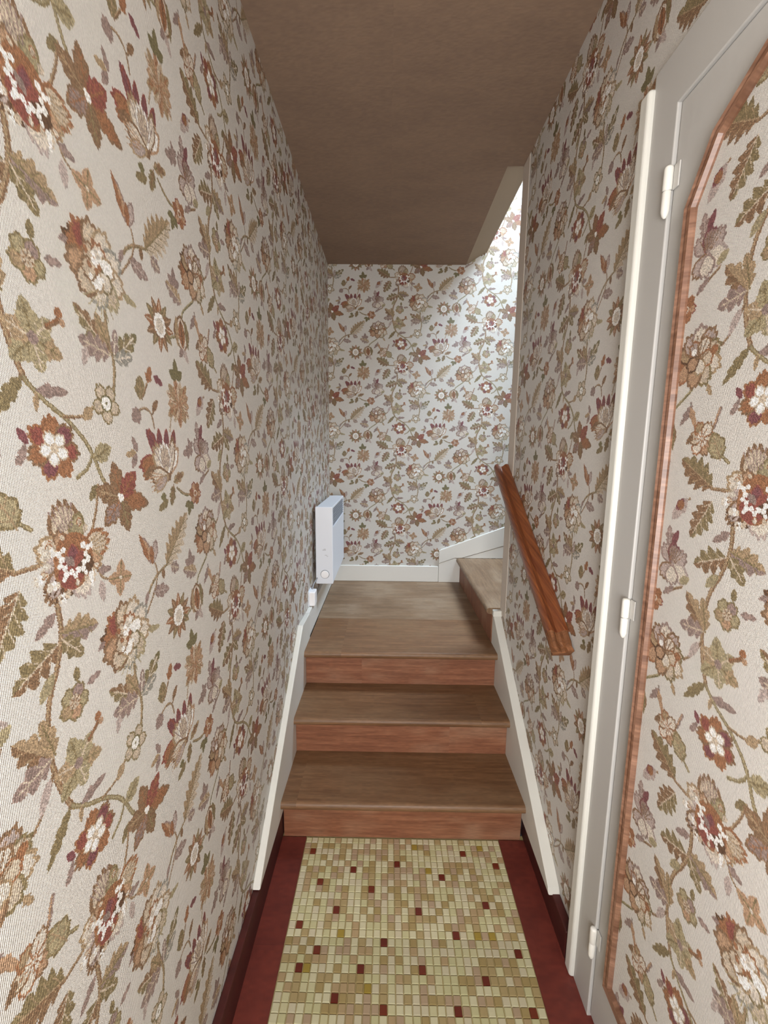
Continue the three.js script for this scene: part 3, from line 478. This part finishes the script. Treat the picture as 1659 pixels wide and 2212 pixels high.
// ================================================================ handrail on the right wall
{
  const slope = 0.637, z0 = -1.165, z1 = ZW + 0.004, y0 = 0.875, L = Math.hypot(z1 - z0, (z1 - z0) * slope);
  const rail = thing(group('handrail', [XR, y0, z0]), 'varnished orange-brown wooden handrail with a grooved top, sloping along the right wall', 'handrail');
  const prof = [[0, -0.036], [0, 0.01], [0.004, 0.015], [0.011, 0.016], [0.017, 0.011], [0.022, 0.004], [0.028, 0.001], [0.034, 0.004], [0.039, 0.011], [0.044, 0.015], [0.05, 0.013], [0.054, 0.006], [0.055, -0.006], [0.052, -0.014], [0.047, -0.018], [0.046, -0.036]];
  prof.forEach((p) => { p[0] *= 1.14; });
  const s = new THREE.Shape(prof.map(([u, h]) => new THREE.Vector2(u, h)));
  let g = new THREE.ExtrudeGeometry(s, { depth: L, steps: 12, bevelEnabled: false });
  const dir = [slope / Math.hypot(1, slope), -1 / Math.hypot(1, slope)], up = [-dir[1], dir[0]];
  const M4 = new THREE.Matrix4().set(-1, 0, 0, 0, 0, up[0], dir[0], 0, 0, up[1], dir[1], 0, 0, 0, 0, 1);
  g.applyMatrix4(M4);
  if (M4.determinant() < 0) { const a = g.attributes.position.array; for (let k = 0; k < a.length; k += 9) for (let c = 0; c < 3; c++) { const t = a[k + 3 + c]; a[k + 3 + c] = a[k + 6 + c]; a[k + 6 + c] = t; } }
  g.computeVertexNormals(); g = toCreasedNormals(g, 0.7);
  { const p = g.attributes.position, uv = new Float32Array(p.count * 2); for (let i = 0; i < p.count; i++) { uv[i * 2] = p.getY(i) * dir[0] + p.getZ(i) * dir[1]; uv[i * 2 + 1] = p.getX(i) * 5 + p.getY(i) * 2; } g.setAttribute('uv', new THREE.BufferAttribute(uv, 2)); }
  part('rail', g, M.rail, rail);
  // the sawn lower end, rough and unvarnished
  const e = new THREE.ExtrudeGeometry(new THREE.Shape(prof.map(([u, h]) => new THREE.Vector2(0.003 + u * 0.94, -0.001 + h * 0.96))), { depth: 0.05, steps: 4, bevelEnabled: false });
  { const q = rng(4), p = e.attributes.position, memo = new Map(); for (let i = 0; i < p.count; i++) { const key = [0, 1, 2].map((c) => Math.round(p.array[i * 3 + c] * 1e4)).join(); if (!memo.has(key)) memo.set(key, [q(), q(), q()]); const j = memo.get(key), k = 1 - p.getZ(i) / 0.05; p.setXYZ(i, p.getX(i) + (j[0] - 0.5) * 0.003 * k, p.getY(i) * (1 - 0.15 * k) - 0.006 * k + (j[1] - 0.5) * 0.004 * k, p.getZ(i) + (j[2] - 0.5) * 0.006 * k - (p.getY(i) + 0.036) * 0.25 * k); } }
  e.translate(0, 0, -0.0498).applyMatrix4(M4);
  if (M4.determinant() < 0) { const a = e.attributes.position.array; for (let k = 0; k < a.length; k += 9) for (let c = 0; c < 3; c++) { const t = a[k + 3 + c]; a[k + 3 + c] = a[k + 6 + c]; a[k + 6 + c] = t; } }
  e.computeVertexNormals();
  part('sawn_end', metreUV(e), M.railEnd, rail).userData.label = 'rough bare wood at the lower end';
}

// ================================================================ electric radiator and its outlet box
{
  const z0 = -2.655, z1 = -2.12, x0 = -0.37, x1 = -0.281, y0 = 0.697, y1 = 1.102;
  const r = thing(group('radiator', [x0, y0, z1]), 'white electric panel radiator hung low on the left wall above the landing', 'radiator');
  const w = x1 - x0, h = y1 - y0, d = z1 - z0;
  part('body', rbox(0.002, w - 0.004, 0.004, h - 0.002, -d + 0.02, -0.018, 0.004), M.radiator, r);
  part('front_panel', rbox(w - 0.012, w, 0.002, h - 0.105, -d + 0.016, -0.014, 0.004), M.radiator, r);
  part('front_frame', rbox(w - 0.012, w, h - 0.012, h, -d + 0.016, -0.014, 0.003), M.radiator, r);
  const gr = part('outlet_grille', box(w - 0.008, w - 0.0035, h - 0.104, h - 0.013, -d + 0.03, -0.02), M.radiatorGrey, r); gr.userData.label = 'dark grey warm-air grille';
  for (let i = 0; i < 7; i++) part('louvre', rbox(-0.004, 0.005, -0.0012, 0.0012, -d + 0.03, -0.02, 0.0008, 1).rotateZ(-0.5).translate(w - 0.004, h - 0.096 + i * 0.0125, 0), M.radiatorGrey, gr);
  const s0 = part('side_panel', rbox(0, w, 0, h, -0.02, 0, 0.004, 3), M.radiator, r); part('side_panel', rbox(0, w, 0, h, -d, -d + 0.02, 0.004, 3), M.radiator, r);
  part('dial_ring', new THREE.TorusGeometry(0.0222, 0.0011, 8, 40).translate(w * 0.53, 0.052, 0.0003), M.plasticGrey, s0);
  part('control_dial', new THREE.LatheGeometry([[0, 0.007], [0.0185, 0.007], [0.0205, 0.005], [0.021, -0.001], [0, -0.001]].map(([a, b]) => new THREE.Vector2(a, b)), 40).rotateX(Math.PI / 2).translate(w * 0.53, 0.052, 0), M.plastic, s0);
  const mk = (x, y, a, b) => rbox(x - a, x + a, y - b, y + b, -0.0005, 0.0007, 0.0004, 1);
  const ink = std({ color: '#b4b6ba', roughness: 0.6 });
  for (const q of [[0.5, 0.181, 0.0085, 0.002], [0.53, 0.186, 0.005, 0.0016], [0.6, 0.154, 0.006, 0.0015], [0.68, 0.148, 0.004, 0.0013]]) part('marking', mk(w * q[0], ...q.slice(1)), ink, s0);
  for (const z of [-0.12, -d + 0.12]) part('wall_bracket', rbox(XL - x0, 0.004, 0.05, h - 0.06, z - 0.015, z + 0.015, 0.002), M.radiatorGrey, r);
  const b = thing(group('outlet_box', [XL, 0.626, -1.985]), 'small white cable outlet box on the left wall, just below the white radiator', 'outlet box');
  part('cover', rbox(0.004, 0.034, 0, 0.072, -0.06, 0, 0.006, 3), M.plastic, b); part('back_plate', rbox(0, 0.006, -0.002, 0.076, -0.064, 0.003, 0.002), M.radiator, b);
  part('cable', new THREE.TubeGeometry(new THREE.CatmullRomCurve3([[0.014, 0.07, -0.045], [0.014, 0.085, -0.07], [0.022, 0.1, -0.13], [0.03, 0.12, -0.17]].map((p) => new THREE.Vector3(...p))), 16, 0.0035, 8), M.plasticGrey, b);
}

renderer.render(scene, camera);
